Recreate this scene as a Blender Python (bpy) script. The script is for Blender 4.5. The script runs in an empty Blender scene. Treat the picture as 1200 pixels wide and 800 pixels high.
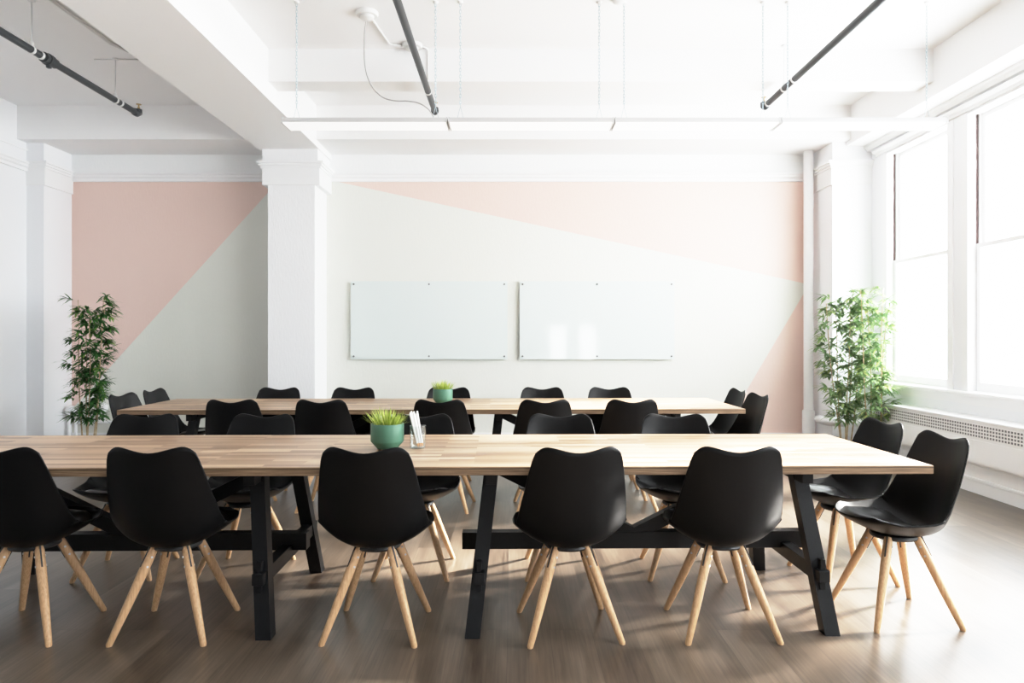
import bpy, bmesh, math, random
from mathutils import Vector, Matrix
random.seed(7)
C = bpy.context.scene.collection
PI = math.pi

# ------------------------------------------------------------------ materials
def mat(name, col, rough=0.5, metal=0.0, spec=0.5, emit=None, trans=0.0):
    m = bpy.data.materials.new(name); m.use_nodes = True
    b = m.node_tree.nodes['Principled BSDF']
    b.inputs['Base Color'].default_value = (*col, 1)
    b.inputs['Roughness'].default_value = rough
    b.inputs['Metallic'].default_value = metal
    b.inputs['Specular IOR Level'].default_value = spec
    b.inputs['Transmission Weight'].default_value = trans
    if emit:
        b.inputs['Emission Color'].default_value = (*col, 1)
        b.inputs['Emission Strength'].default_value = emit
    return m
def nt(m): return m.node_tree.nodes, m.node_tree.links, m.node_tree.nodes['Principled BSDF']
def math_node(N, L, op, a, b=None):
    n = N.new('ShaderNodeMath'); n.operation = op
    for i, v in enumerate((a, b)):
        if v is None: continue
        if isinstance(v, (int, float)): n.inputs[i].default_value = v
        else: L.new(v, n.inputs[i])
    return n.outputs[0]
def mixc(N, L, fac, a, b, blend='MIX'):
    n = N.new('ShaderNodeMix'); n.data_type = 'RGBA'; n.blend_type = blend
    def put(sock, v):
        if isinstance(v, (int, float)): sock.default_value = v
        elif isinstance(v, tuple): sock.default_value = (*v, 1) if len(v) == 3 else v
        else: L.new(v, sock)
    put(n.inputs[0], fac); put(n.inputs[6], a); put(n.inputs[7], b)
    return n.outputs[2]
def noise(N, L, vec, scale, detail=4, rough=0.5):
    n = N.new('ShaderNodeTexNoise'); n.inputs['Scale'].default_value = scale
    n.inputs['Detail'].default_value = detail; n.inputs['Roughness'].default_value = rough
    L.new(vec, n.inputs['Vector']); return n.outputs['Fac']
def mapping(N, L, vec, scale=(1, 1, 1), rot=(0, 0, 0), loc=(0, 0, 0)):
    n = N.new('ShaderNodeMapping'); n.inputs['Scale'].default_value = scale
    n.inputs['Rotation'].default_value = rot; n.inputs['Location'].default_value = loc
    L.new(vec, n.inputs['Vector']); return n.outputs[0]
def ramp(N, L, fac, stops):
    n = N.new('ShaderNodeValToRGB'); e = n.color_ramp.elements
    e[0].position, e[0].color = stops[0][0], (*stops[0][1], 1)
    e[1].position, e[1].color = stops[-1][0], (*stops[-1][1], 1)
    for p, c in stops[1:-1]:
        k = e.new(p); k.color = (*c, 1)
    L.new(fac, n.inputs[0]); return n.outputs[0]
def bump(N, L, B, h, strength=0.1, dist=0.01):
    n = N.new('ShaderNodeBump'); n.inputs['Strength'].default_value = strength
    n.inputs['Distance'].default_value = dist
    L.new(h, n.inputs['Height']); L.new(n.outputs[0], B.inputs['Normal'])
def objco(N):
    return N.new('ShaderNodeTexCoord').outputs['Object']

def painted(name, col, rough=0.55, bs=0.12, scale=60):
    m = mat(name, col, rough, spec=0.3); N, L, B = nt(m)
    co = objco(N)
    f = noise(N, L, co, scale, 3)
    f2 = noise(N, L, co, 1.3, 2)
    c = mixc(N, L, math_node(N, L, 'MULTIPLY', f2, 0.5), tuple(x * 0.985 for x in col), tuple(min(1, x * 1.02) for x in col))
    L.new(c, B.inputs['Base Color']); bump(N, L, B, f, bs, 0.004)
    return m

M_WHITE = painted('white_wall_paint', (0.84, 0.85, 0.87))
M_WHITE2 = painted('white_ceiling_paint', (0.86, 0.86, 0.86))
M_TRIM = painted('white_trim_gloss', (0.86, 0.865, 0.87), 0.35, 0.05, 30)
M_FIX = mat('white_enamel', (0.70, 0.70, 0.69), 0.4)
M_HOUSING = mat('white_steel_housing', (0.50, 0.50, 0.50), 0.45)
M_DIFF = mat('white_diffuser', (0.95, 0.95, 0.94), 0.5, emit=0.25)  # faint glow added in place of window light bounced onto the underside
M_PIPE = mat('dark_painted_pipe', (0.03, 0.034, 0.038), 0.4)
M_BRASS = mat('brass', (0.45, 0.33, 0.16), 0.3, 1.0)
M_STEEL = mat('steel', (0.62, 0.63, 0.64), 0.35, 1.0)
M_STANDOFF = mat('dull_grey_metal', (0.20, 0.20, 0.20), 0.4, 0.6)
M_ROD = mat('pale_rod', (0.72, 0.73, 0.74), 0.4, 0.3)
M_CHAIN = mat('chain_zinc', (0.42, 0.50, 0.54), 0.4, 0.4)
M_CORD = mat('grey_cord', (0.42, 0.41, 0.40), 0.6)

# black chair shell with a faint mottled sheen
M_SHELL = mat('black_shell_plastic', (0.0030, 0.0031, 0.0035), 0.42, spec=0.18)
N, L, B = nt(M_SHELL); bump(N, L, B, noise(N, L, objco(N), 900, 2), 0.05, 0.001)
M_PAD = mat('black_leatherette', (0.006, 0.0063, 0.007), 0.34, spec=0.55)
N, L, B = nt(M_PAD); bump(N, L, B, noise(N, L, objco(N), 350, 3), 0.12, 0.001)
M_BLACKMETAL = mat('black_bracket', (0.015, 0.015, 0.016), 0.45)
M_BLACKWOOD = mat('black_stained_wood', (0.012, 0.0125, 0.014), 0.45, spec=0.25)
N, L, B = nt(M_BLACKWOOD); g = noise(N, L, mapping(N, L, objco(N), (40, 40, 6)), 6, 4)
L.new(mixc(N, L, g, (0.003, 0.0034, 0.0042), (0.008, 0.0086, 0.010)), B.inputs['Base Color']); bump(N, L, B, g, 0.12, 0.002)

# beech legs
M_BEECH = mat('beech_wood', (0.62, 0.40, 0.23), 0.42)
N, L, B = nt(M_BEECH); g = noise(N, L, mapping(N, L, objco(N), (60, 60, 3)), 3, 5)
L.new(ramp(N, L, g, [(0.3, (0.51, 0.295, 0.145)), (0.55, (0.64, 0.395, 0.21)), (0.75, (0.71, 0.47, 0.27))]), B.inputs['Base Color'])

# butcher-block table top
def butcher():
    m = mat('oiled_butcher_block', (0.5, 0.35, 0.22), 0.36, spec=0.45); N, L, B = nt(m)
    co = objco(N)
    def br(off, w, mx):
        n = N.new('ShaderNodeTexBrick'); L.new(mapping(N, L, co, loc=(off, off * .37, 0)), n.inputs['Vector'])
        n.inputs['Color1'].default_value = (0, 0, 0, 1); n.inputs['Color2'].default_value = (1, 1, 1, 1)
        n.inputs['Mortar'].default_value = (0.35, 0.35, 0.35, 1)
        n.inputs['Scale'].default_value = 1.0; n.inputs['Mortar Size'].default_value = 0.0006
        n.inputs['Brick Width'].default_value = w; n.inputs['Row Height'].default_value = 0.043
        n.offset = 0.37; n.offset_frequency = 3; n.squash = 1.0
        return n.outputs['Color']
    a = br(10.0, 0.42, 0)
    g = noise(N, L, mapping(N, L, co, (2.5, 60, 60)), 3, 6, 0.6)
    s = N.new('ShaderNodeSeparateColor'); L.new(a, s.inputs[0])
    t = math_node(N, L, 'ADD', math_node(N, L, 'MULTIPLY', s.outputs[0], 0.72), math_node(N, L, 'MULTIPLY', g, 0.42))
    c = ramp(N, L, t, [(0.12, (0.17, 0.098, 0.055)), (0.40, (0.31, 0.195, 0.115)), (0.7, (0.42, 0.28, 0.172)), (1.0, (0.62, 0.46, 0.31))])
    L.new(c, B.inputs['Base Color']); bump(N, L, B, g, 0.04, 0.001)
    return m
M_TOP = butcher()

def block_edge():
    m = mat('block_edge_grain', (0.3, 0.2, 0.12), 0.45, spec=0.35); N, L, B = nt(m); co = objco(N)
    g = noise(N, L, mapping(N, L, co, (3, 60, 130)), 1.5, 5, 0.6)
    s = N.new('ShaderNodeSeparateXYZ'); L.new(co, s.inputs[0]); z = s.outputs[2]
    c = ramp(N, L, g, [(0.32, (0.085, 0.050, 0.028)), (0.52, (0.21, 0.135, 0.078)), (0.72, (0.36, 0.25, 0.155))])
    ln = math_node(N, L, 'LESS_THAN', math_node(N, L, 'ABSOLUTE', math_node(N, L, 'SUBTRACT', z, .722)), 0.0022)
    L.new(mixc(N, L, math_node(N, L, 'MULTIPLY', ln, .75), c, (0.04, 0.025, 0.016)), B.inputs['Base Color']); return m
M_EDGE = block_edge()

# plank floor, boards running away from the viewer
def plank_floor():
    m = mat('brown_oak_planks', (0.15, 0.11, 0.085), 0.4, spec=0.82); N, L, B = nt(m)
    co = objco(N)
    v = mapping(N, L, co, rot=(0, 0, PI / 2), loc=(3.1, 7.3, 0))
    n = N.new('ShaderNodeTexBrick'); L.new(v, n.inputs['Vector'])
    n.inputs['Color1'].default_value = (0, 0, 0, 1); n.inputs['Color2'].default_value = (1, 1, 1, 1)
    n.inputs['Mortar'].default_value = (0.3, 0.3, 0.3, 1); n.inputs['Scale'].default_value = 1.0
    n.inputs['Mortar Size'].default_value = 0.0010; n.inputs['Brick Width'].default_value = 1.22
    n.inputs['Row Height'].default_value = 0.182; n.offset = 0.41; n.offset_frequency = 2
    s = N.new('ShaderNodeSeparateColor'); L.new(n.outputs['Color'], s.inputs[0])
    # grain shifted per board
    cmb = N.new('ShaderNodeCombineXYZ'); L.new(math_node(N, L, 'MULTIPLY', s.outputs[0], 7.0), cmb.inputs[0]); L.new(math_node(N, L, 'MULTIPLY', s.outputs[0], 13.0), cmb.inputs[1])
    va = N.new('ShaderNodeVectorMath'); va.operation = 'ADD'; L.new(co, va.inputs[0]); L.new(cmb.outputs[0], va.inputs[1])
    g = noise(N, L, mapping(N, L, va.outputs[0], (46, 1.3, 1)), 2.0, 7, 0.62)
    k = noise(N, L, mapping(N, L, va.outputs[0], (7, 1.2, 1)), 1.3, 3, 0.5)
    t = math_node(N, L, 'ADD', math_node(N, L, 'MULTIPLY', g, 0.54), math_node(N, L, 'ADD', math_node(N, L, 'MULTIPLY', k, 0.42), math_node(N, L, 'MULTIPLY', s.outputs[0], 0.16)))
    c = ramp(N, L, t, [(0.38, (0.034, 0.022, 0.015)), (0.50, (0.078, 0.056, 0.039)), (0.62, (0.120, 0.090, 0.065)), (0.80, (0.195, 0.152, 0.115))])
    c2 = mixc(N, L, n.outputs['Fac'], c, (0.045, 0.033, 0.025))
    L.new(c2, B.inputs['Base Color'])
    r = math_node(N, L, 'ADD', math_node(N, L, 'MULTIPLY', g, 0.10), 0.29); L.new(r, B.inputs['Roughness'])
    return m
M_FLOOR = plank_floor()

# back wall: sage ground with pink triangles, white frieze
def mural():
    m = mat('pink_and_sage_mural', (0.6, 0.6, 0.55), 0.6, spec=0.25); N, L, B = nt(m)
    co = objco(N)
    s = N.new('ShaderNodeSeparateXYZ'); L.new(co, s.inputs[0]); X, Z = s.outputs[0], s.outputs[2]
    def line(x0, z0, k): return math_node(N, L, 'ADD', math_node(N, L, 'MULTIPLY', math_node(N, L, 'SUBTRACT', X, x0), k), z0)
    left = math_node(N, L, 'LESS_THAN', X, -2.4); right = math_node(N, L, 'GREATER_THAN', X, -2.4); far = math_node(N, L, 'GREATER_THAN', X, 1.0)
    p1 = math_node(N, L, 'MULTIPLY', left, math_node(N, L, 'GREATER_THAN', Z, line(-3.168, 2.61, 1.1035)))
    p2 = math_node(N, L, 'MULTIPLY', right, math_node(N, L, 'GREATER_THAN', Z, line(-1.98, 3.077, -0.2175)))
    p3 = math_node(N, L, 'MULTIPLY', far, math_node(N, L, 'LESS_THAN', Z, line(3.386, 1.75, 1.694)))
    pk = math_node(N, L, 'MAXIMUM', math_node(N, L, 'MAXIMUM', p1, p2), p3)
    f = noise(N, L, mapping(N, L, co, (55, 55, 18)), 1, 4)
    c = mixc(N, L, pk, (0.725, 0.730, 0.672), (0.770, 0.590, 0.525))
    c = mixc(N, L, math_node(N, L, 'GREATER_THAN', Z, 3.12), c, (0.85, 0.86, 0.86))
    L.new(c, B.inputs['Base Color']); bump(N, L, B, f, 0.25, 0.006)
    return m
M_MURAL = mural()

def plaster_col():
    m = mat('rough_white_plaster', (0.86, 0.865, 0.875), 0.6, spec=0.3); N, L, B = nt(m)
    bump(N, L, B, noise(N, L, mapping(N, L, objco(N), (60, 60, 14)), 1, 5), 0.4, 0.008); return m
M_PLASTER = plaster_col()

# architectural glass: mostly clear, reflects by angle
def clear_glass(name, tint=(1, 1, 1), refl=1.0):
    m = bpy.data.materials.new(name); m.use_nodes = True; N, L = m.node_tree.nodes, m.node_tree.links
    N.remove(N['Principled BSDF']); out = N['Material Output']
    t = N.new('ShaderNodeBsdfTransparent'); t.inputs[0].default_value = (*tint, 1)
    g = N.new('ShaderNodeBsdfGlossy'); g.inputs['Roughness'].default_value = 0.02
    fr = N.new('ShaderNodeLayerWeight')
    f5 = math_node(N, L, 'ADD', math_node(N, L, 'MULTIPLY', math_node(N, L, 'POWER', fr.outputs['Facing'], 5.0), 0.8 * refl), 0.04 * refl)
    mx = N.new('ShaderNodeMixShader'); L.new(f5, mx.inputs[0])
    L.new(t.outputs[0], mx.inputs[1]); L.new(g.outputs[0], mx.inputs[2]); L.new(mx.outputs[0], out.inputs[0])
    return m
M_PANE = clear_glass('window_glass')
M_CUP = clear_glass('clear_acrylic', (0.93, 0.95, 0.95), 1.6)
M_BOARD = mat('frosted_white_glass', (0.680, 0.745, 0.725), 0.06, spec=0.4)
M_BOARDEDGE = mat('pale_glass_edge', (0.82, 0.90, 0.87), 0.2)
M_CHANNEL = mat('weathered_channel', (0.20, 0.12, 0.11), 0.8)
N, L, B = nt(M_CHANNEL); L.new(ramp(N, L, noise(N, L, mapping(N, L, objco(N), (40, 40, 9)), 1.5, 6, 0.7), [(0.3, (0.03, 0.02, 0.022)), (0.55, (0.10, 0.065, 0.06)), (0.8, (0.40, 0.36, 0.34))]), B.inputs['Base Color'])

def grille():
    m = mat('perforated_steel_white', (0.8, 0.8, 0.79), 0.5); N, L, B = nt(m)
    s = N.new('ShaderNodeSeparateXYZ'); L.new(objco(N), s.inputs[0])
    fy = math_node(N, L, 'FRACT', math_node(N, L, 'MULTIPLY', s.outputs[1], 1 / 0.034))
    fz = math_node(N, L, 'FRACT', math_node(N, L, 'MULTIPLY', s.outputs[2], 1 / 0.0265))
    a = math_node(N, L, 'MULTIPLY', math_node(N, L, 'LESS_THAN', fy, 0.62), math_node(N, L, 'LESS_THAN', fz, 0.60))
    L.new(mixc(N, L, a, (0.80, 0.80, 0.79), (0.13, 0.13, 0.14)), B.inputs['Base Color']); return m
M_GRILLE = grille()

M_POT = mat('sage_green_ceramic', (0.070, 0.185, 0.120), 0.5)
N, L, B = nt(M_POT); bump(N, L, B, noise(N, L, mapping(N, L, objco(N), (3, 3, 160)), 2, 2), 0.15, 0.002)
M_SOIL = mat('dark_soil', (0.03, 0.022, 0.015), 0.9)
M_PLASTICPOT = mat('black_nursery_pot', (0.012, 0.012, 0.012), 0.5)
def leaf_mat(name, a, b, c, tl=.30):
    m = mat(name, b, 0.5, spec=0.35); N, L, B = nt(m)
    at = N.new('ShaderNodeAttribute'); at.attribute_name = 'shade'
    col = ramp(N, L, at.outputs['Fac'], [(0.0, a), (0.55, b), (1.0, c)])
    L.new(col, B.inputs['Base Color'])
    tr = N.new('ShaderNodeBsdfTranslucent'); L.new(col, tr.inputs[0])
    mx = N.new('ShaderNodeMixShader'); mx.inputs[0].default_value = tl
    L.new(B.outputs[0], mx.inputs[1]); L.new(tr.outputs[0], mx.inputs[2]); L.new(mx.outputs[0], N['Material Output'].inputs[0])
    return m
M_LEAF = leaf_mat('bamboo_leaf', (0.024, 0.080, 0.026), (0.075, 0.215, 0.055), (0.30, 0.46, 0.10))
M_LEAF2 = leaf_mat('bamboo_leaf_painted_glare', (0.10, 0.21, 0.10), (0.32, 0.45, 0.21), (0.68, 0.72, 0.28), .45)  # paler copy of the leaf, window glare painted into its greens
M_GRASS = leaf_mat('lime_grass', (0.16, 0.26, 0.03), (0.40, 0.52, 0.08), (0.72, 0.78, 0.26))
M_CANE = mat('tan_bamboo_cane', (0.46, 0.34, 0.19), 0.5)
N, L, B = nt(M_CANE); L.new(ramp(N, L, noise(N, L, mapping(N, L, objco(N), (8, 8, 30)), 1, 3), [(0.3, (0.36, 0.25, 0.13)), (0.7, (0.56, 0.44, 0.27))]), B.inputs['Base Color'])
M_PENCIL = mat('white_lacquer', (0.86, 0.86, 0.85), 0.35)
M_TIP = mat('raw_pencil_tip', (0.72, 0.33, 0.14), 0.6)

# ------------------------------------------------------------------ mesh helpers
def add_box(bm, x0, x1, y0, y1, z0, z1, bev=0.0):
    r = bmesh.ops.create_cube(bm, size=1.0)
    vs = r['verts']
    bmesh.ops.scale(bm, vec=(abs(x1 - x0), abs(y1 - y0), abs(z1 - z0)), verts=vs)
    bmesh.ops.translate(bm, vec=((x0 + x1) / 2, (y0 + y1) / 2, (z0 + z1) / 2), verts=vs)
    if bev > 0:
        es = list({e for v in vs for e in v.link_edges})
        bmesh.ops.bevel(bm, geom=es, offset=bev, segments=2, affect='EDGES', profile=0.5)
def frame_of(d):
    d = d.normalized(); up = Vector((0, 0, 1)) if abs(d.z) < 0.95 else Vector((1, 0, 0))
    a = d.cross(up).normalized(); return a, d.cross(a).normalized()
def add_tube(bm, pts, radii, seg=12, cap=True):
    pts = [Vector(p) for p in pts]
    if isinstance(radii, (int, float)): radii = [radii] * len(pts)
    rings = []; a = None
    for i, p in enumerate(pts):
        d = (pts[min(i + 1, len(pts) - 1)] - pts[max(i - 1, 0)])
        if a is None: a, b = frame_of(d)
        else:
            dn = d.normalized(); a = (a - dn * a.dot(dn)).normalized(); b = dn.cross(a)
        rings.append([bm.verts.new(p + (a * math.cos(2 * PI * k / seg) + b * math.sin(2 * PI * k / seg)) * radii[i]) for k in range(seg)])
    for r0, r1 in zip(rings, rings[1:]):
        for k in range(seg): bm.faces.new((r0[k], r0[(k + 1) % seg], r1[(k + 1) % seg], r1[k]))
    if cap:
        bm.faces.new(rings[0][::-1]); bm.faces.new(rings[-1])
def add_bar(bm, p0, p1, w, h, up=(0, 0, 1)):
    """rectangular bar from p0 to p1: w across, h along the up side"""
    p0, p1 = Vector(p0), Vector(p1); d = (p1 - p0).normalized()
    s = d.cross(Vector(up)).normalized(); u = s.cross(d).normalized()
    q = []
    for p in (p0, p1):
        q.append([bm.verts.new(p + s * sx * w / 2 + u * su * h / 2) for sx, su in ((-1, -1), (1, -1), (1, 1), (-1, 1))])
    for k in range(4): bm.faces.new((q[0][k], q[0][(k + 1) % 4], q[1][(k + 1) % 4], q[1][k]))
    bm.faces.new(q[0][::-1]); bm.faces.new(q[1])
def add_hex(bm, bot, top):
    """box with sheared ends from 4 bottom and 4 top points"""
    a = [bm.verts.new(p) for p in bot]; b = [bm.verts.new(p) for p in top]
    for k in range(4): bm.faces.new((a[k], a[(k + 1) % 4], b[(k + 1) % 4], b[k]))
    bm.faces.new(a[::-1]); bm.faces.new(b)
def add_lathe(bm, prof, c=(0, 0, 0), seg=40, axis='z'):
    rings = []
    for r, z in prof:
        ring = []
        for k in range(seg):
            t = 2 * PI * k / seg; x, y = r * math.cos(t), r * math.sin(t)
            p = (x, y, z) if axis == 'z' else ((x, z, y) if axis == 'y' else (z, x, y))
            ring.append(bm.verts.new((c[0] + p[0], c[1] + p[1], c[2] + p[2])))
        rings.append(ring)
    for r0, r1 in zip(rings, rings[1:]):
        for k in range(seg): bm.faces.new((r0[k], r0[(k + 1) % seg], r1[(k + 1) % seg], r1[k]))
    if prof[0][0] > 1e-6: bm.faces.new(rings[0][::-1])
    if prof[-1][0] > 1e-6: bm.faces.new(rings[-1])
def add_prism_y(bm, prof, y0, y1):
    """profile of (x,z) pushed along y"""
    a = [bm.verts.new((x, y0, z)) for x, z in prof]; b = [bm.verts.new((x, y1, z)) for x, z in prof]; n = len(prof)
    for k in range(n): bm.faces.new((a[k], a[(k + 1) % n], b[(k + 1) % n], b[k]))
    bm.faces.new(a[::-1]); bm.faces.new(b)
def add_prism_x(bm, prof, x0, x1):
    a = [bm.verts.new((x0, y, z)) for y, z in prof]; b = [bm.verts.new((x1, y, z)) for y, z in prof]; n = len(prof)
    for k in range(n): bm.faces.new((a[k], a[(k + 1) % n], b[(k + 1) % n], b[k]))
    bm.faces.new(a[::-1]); bm.faces.new(b)

def obj(name, bm, m, parent=None, smooth=False, label=None):
    bmesh.ops.recalc_face_normals(bm, faces=bm.faces[:])
    me = bpy.data.meshes.new(name); bm.to_mesh(me); bm.free()
    me.materials.append(m)
    if smooth:
        for p in me.polygons: p.use_smooth = True
        if smooth == 'auto':
            me.set_sharp_from_angle(angle=math.radians(38))
    o = bpy.data.objects.new(name, me); C.objects.link(o)
    if parent: o.parent = parent
    if label: o['label'] = label
    return o
def boxes(*bs, bev=0.0):
    bm = bmesh.new()
    for b in bs: add_box(bm, *b, bev=bev)
    return bm
def thing(name, label, cat, loc=(0, 0, 0), rz=0, group=None):
    o = bpy.data.objects.new(name, None); C.objects.link(o); o.empty_display_size = 0.1
    o.location = loc; o.rotation_euler = (0, 0, rz)
    return tag(o, label, cat, group)
def tag(o, label, cat, group=None):
    o['label'] = label; o['category'] = cat
    if group: o['group'] = group
    return o
def struct(name, bm, m, label=None, smooth=False):
    o = obj(name, bm, m, None, smooth); o['kind'] = 'structure'
    if label: o['label'] = label
    return o
def dup(root, loc, rz, label, group):
    r = root.copy(); C.objects.link(r); r.location = loc; r.rotation_euler = (0, 0, rz)
    r['label'] = label; r['group'] = group
    for ch in list(root.children):
        c = ch.copy(); C.objects.link(c); c.parent = r
        for g in list(ch.children):
            d = g.copy(); C.objects.link(d); d.parent = c
    return r

# ------------------------------------------------------------------ room
XL, XR, YB, YF, ZC = -5.33, 3.93, 8.35, -3.6, 3.77
struct('floor', boxes((XL - .2, XR + .35, YF - .2, YB + .2, -0.12, 0)), M_FLOOR, 'brown oak plank floor with boards running toward the back wall')
struct('ceiling', boxes((XL - .2, XR + .35, YF - .2, YB + .2, ZC, ZC + .15)), M_WHITE2, 'white ceiling between the painted beams')
struct('wall_back', boxes((XL - .2, XR + .35, YB, YB + .2, 0, ZC)), M_MURAL, 'back wall painted pale sage with pink triangles below a white frieze')
struct('wall_left', boxes((XL - .2, XL, YF - .2, YB, 0, ZC)), M_WHITE, 'plain white left wall')

# window wall with openings
WIN = [(7.49 - 1.33 * k - 1.06, 7.49 - 1.33 * k) for k in range(6)]
ZS, ZH, XO = 0.80, 3.20, XR + 0.30
bm = bmesh.new()
add_box(bm, XR, XO, YF - .2, YB, 0, ZS - .02)
add_box(bm, XR, XO, YF - .2, YB, ZH, ZC)
edges = [YB] + [v for a, b in WIN for v in (b, a)] + [YF - .2]
for i in range(0, len(edges), 2): add_box(bm, XR, XO, edges[i + 1], edges[i], ZS - .02, ZH)
struct('wall_right', bm, M_WHITE, 'white window wall on the right')

# rear wall behind the viewer, with two low windows
bm = bmesh.new()
RW = [(1.06, 1.56), (1.90, 2.40)]
add_box(bm, XL - .2, XO, YF - .2, YF, 1.62, ZC); add_box(bm, XL - .2, XO, YF - .2, YF, 0, .45)
for a, b in ((XL - .2, 1.06), (1.56, 1.90), (2.40, XO)): add_box(bm, a, b, YF - .2, YF, .45, 1.62)
struct('wall_front', bm, painted('unseen_wall_darkened', (0.10, 0.10, 0.105)))  # unseen wall given a dark tone to keep chair backs and front floor dark

# beams
struct('beam', boxes((-2.78, -2.11, YF, YB, 3.335, ZC)), M_WHITE2, 'deep white beam running away overhead to the white column')
struct('beam', boxes((-2.11, 3.65, 6.19, 6.435, 3.485, ZC)), M_WHITE2, 'shallow white cross beam between column beam and window beam')
struct('beam', boxes((XL, -2.78, 7.70, YB, 3.405, ZC), (-2.11, 3.65, 7.70, YB, 3.405, ZC)), M_WHITE2, 'white beam along the top of the back wall')
bm = boxes((3.65, XR, YF, YB, 3.36, ZC))
struct('beam', bm, M_WHITE2, 'white beam above the windows on the right')

# column, pilaster and pillar, each with its capital
def capital(name, x0, x1, y0, y1, z0=2.94, z1=3.20, e=0.035):
    bm = bmesh.new()
    add_box(bm, x0 - e, x1 + e, y0 - e, y1, z0, z1 - .07, 0.006)
    add_box(bm, x0 - e - .012, x1 + e + .012, y0 - e - .012, y1, z1 - .075, z1 - .05)
    add_box(bm, x0 - e - .028, x1 + e + .028, y0 - e - .028, y1, z1 - .05, z1 - .025)
    add_box(bm, x0 - e - .045, x1 + e + .045, y0 - e - .045, y1, z1 - .025, z1)
    return struct(name, bm, M_TRIM)
struct('pillar', boxes((-2.68, -2.165, 7.85, YB, 0, 2.95), (-2.74, -2.13, 7.84, YB, 3.19, 3.34)), M_PLASTER, 'white plastered column standing against the mural wall')
capital('trim_1', -2.70, -2.145, 7.87, YB, e=0.04)
struct('pillar', boxes((XL, -5.14, 7.85, YB, 0, 3.41)), M_WHITE, 'white pilaster in the back left corner')
capital('trim_2', XL - .2, -5.14, 7.86, YB, e=0.02)
struct('pillar', boxes((3.50, XR, 7.81, YB, 0, 3.41)), M_WHITE, 'white pillar between the mural wall and the windows')
capital('trim_3', 3.50, XR + .1, 7.82, YB, e=0.015)

# picture-rail mouldings
def rail(y, z0=3.087):
    return [(y, z0), (y - .02, z0 + .005), (y - .022, z0 + .035), (y - .04, z0 + .05), (y - .045, z0 + .07), (y - .06, z0 + .085), (y - .06, z0 + .10), (y, z0 + .10)]
bm = bmesh.new(); add_prism_x(bm, rail(YB), -5.14, -2.68); add_prism_x(bm, rail(YB), -2.165, 3.50)
struct('trim_4', bm, M_TRIM)
bm = bmesh.new(); add_prism_y(bm, [(XL + (YB - y), z) for y, z in rail(YB)], YF, 7.85); add_box(bm, XL, XL + .015, YF, 7.85, 3.32, 3.335)
struct('trim_5', bm, M_TRIM)
struct('baseboard_back', boxes((-5.14, -2.68, YB - .02, YB, 0, .16), (-2.165, 3.50, YB - .02, YB, 0, .16)), M_TRIM)
struct('baseboard_left', boxes((XL, XL + .02, YF, 7.85, 0, .16)), M_TRIM)
bm = bmesh.new()
add_box(bm, 3.78, XR, YF, 7.81, 0, .115); add_box(bm, 3.79, XR, YF, 7.81, .115, .24); add_box(bm, 3.775, XR, YF, 7.81, .225, .262, .006); add_box(bm, 3.772, XR, YF, 7.81, .095, .125, .008)
struct('baseboard_right', bm, M_TRIM)
# window head mouldings
bm = bmesh.new()
add_prism_y(bm, [(XR, 3.36), (3.845, 3.36), (3.845, 3.335), (3.865, 3.32), (3.875, 3.30), (XR, 3.30)], YF, 7.81)
add_prism_y(bm, [(XR, 3.275), (3.875, 3.275), (3.87, 3.262), (3.885, 3.245), (3.905, 3.24), (3.91, 3.215), (XR, 3.215)], YF, 7.70)
struct('trim_6', bm, M_TRIM)
bm = bmesh.new()
add_prism_y(bm, [(XR + .10, .78), (3.865, .775), (3.86, .79), (3.865, .805), (XR + .10, .812)], YF, 7.72); add_box(bm, 3.905, XR, YF, 7.70, .70, .776)
struct('trim_7', bm, M_TRIM)

# sash windows
def window(n, y0, y1):
    w = bpy.data.objects.new(f'window_{n}', None); C.objects.link(w); w['kind'] = 'structure'; w.location = (XR, (y0 + y1) / 2, ZS)
    h = (y1 - y0) / 2; H = ZH - ZS; mr = 2.055 - ZS
    # jamb liner with casing, wall depth
    bm = bmesh.new()
    for s in (-1, 1):
        add_box(bm, -.012, .055, s * h, s * (h - .012), 0, H)
        add_box(bm, .085, .26, s * h, s * (h - .022), 0, H)
        add_box(bm, .055, .085, s * h, s * (h - .012), 0, mr)
        add_box(bm, -.012, 0, s * h, s * (h + .07), 0, H)
    add_box(bm, -.012, .26, -h, h, H - .012, H); add_box(bm, 0.0, .30, -h, h, -.018, .012)
    add_box(bm, .20, .26, -h, h, 0, .03)
    obj('window_frame', bm, M_TRIM, w)
    def sash(nm, x0, x1, z0, z1):
        t = .045; bm = bmesh.new(); g = h - .022
        for s in (-1, 1): add_box(bm, x0, x1, s * g, s * (g - t), z0, z1)
        add_box(bm, x0, x1, -g + t, g - t, z0, z0 + (.075 if nm == 'lower_sash' else .035)); add_box(bm, x0, x1, -g + t, g - t, z1 - .038, z1)
        o = obj(nm, bm, M_TRIM, w)
        bm = boxes(((x0 + x1) / 2 - .002, (x0 + x1) / 2 + .002, -g + t - .005, g - t + .005, z0 + .03, z1 - .03))
        obj('pane', bm, M_PANE, o)
    sash('lower_sash', .060, .095, .012, mr + .02); sash('upper_sash', .105, .140, mr - .02, H - .012)
    obj('sash_channel', boxes((.056, .084, h, h - .006, mr + .02, H - .012), (.056, .084, -h, -h + .006, mr + .02, H - .012)), M_CHANNEL, w, label='weathered brown strip of bare wood')
for i, (a, b) in enumerate(WIN): window(i + 1, a, b)
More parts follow.
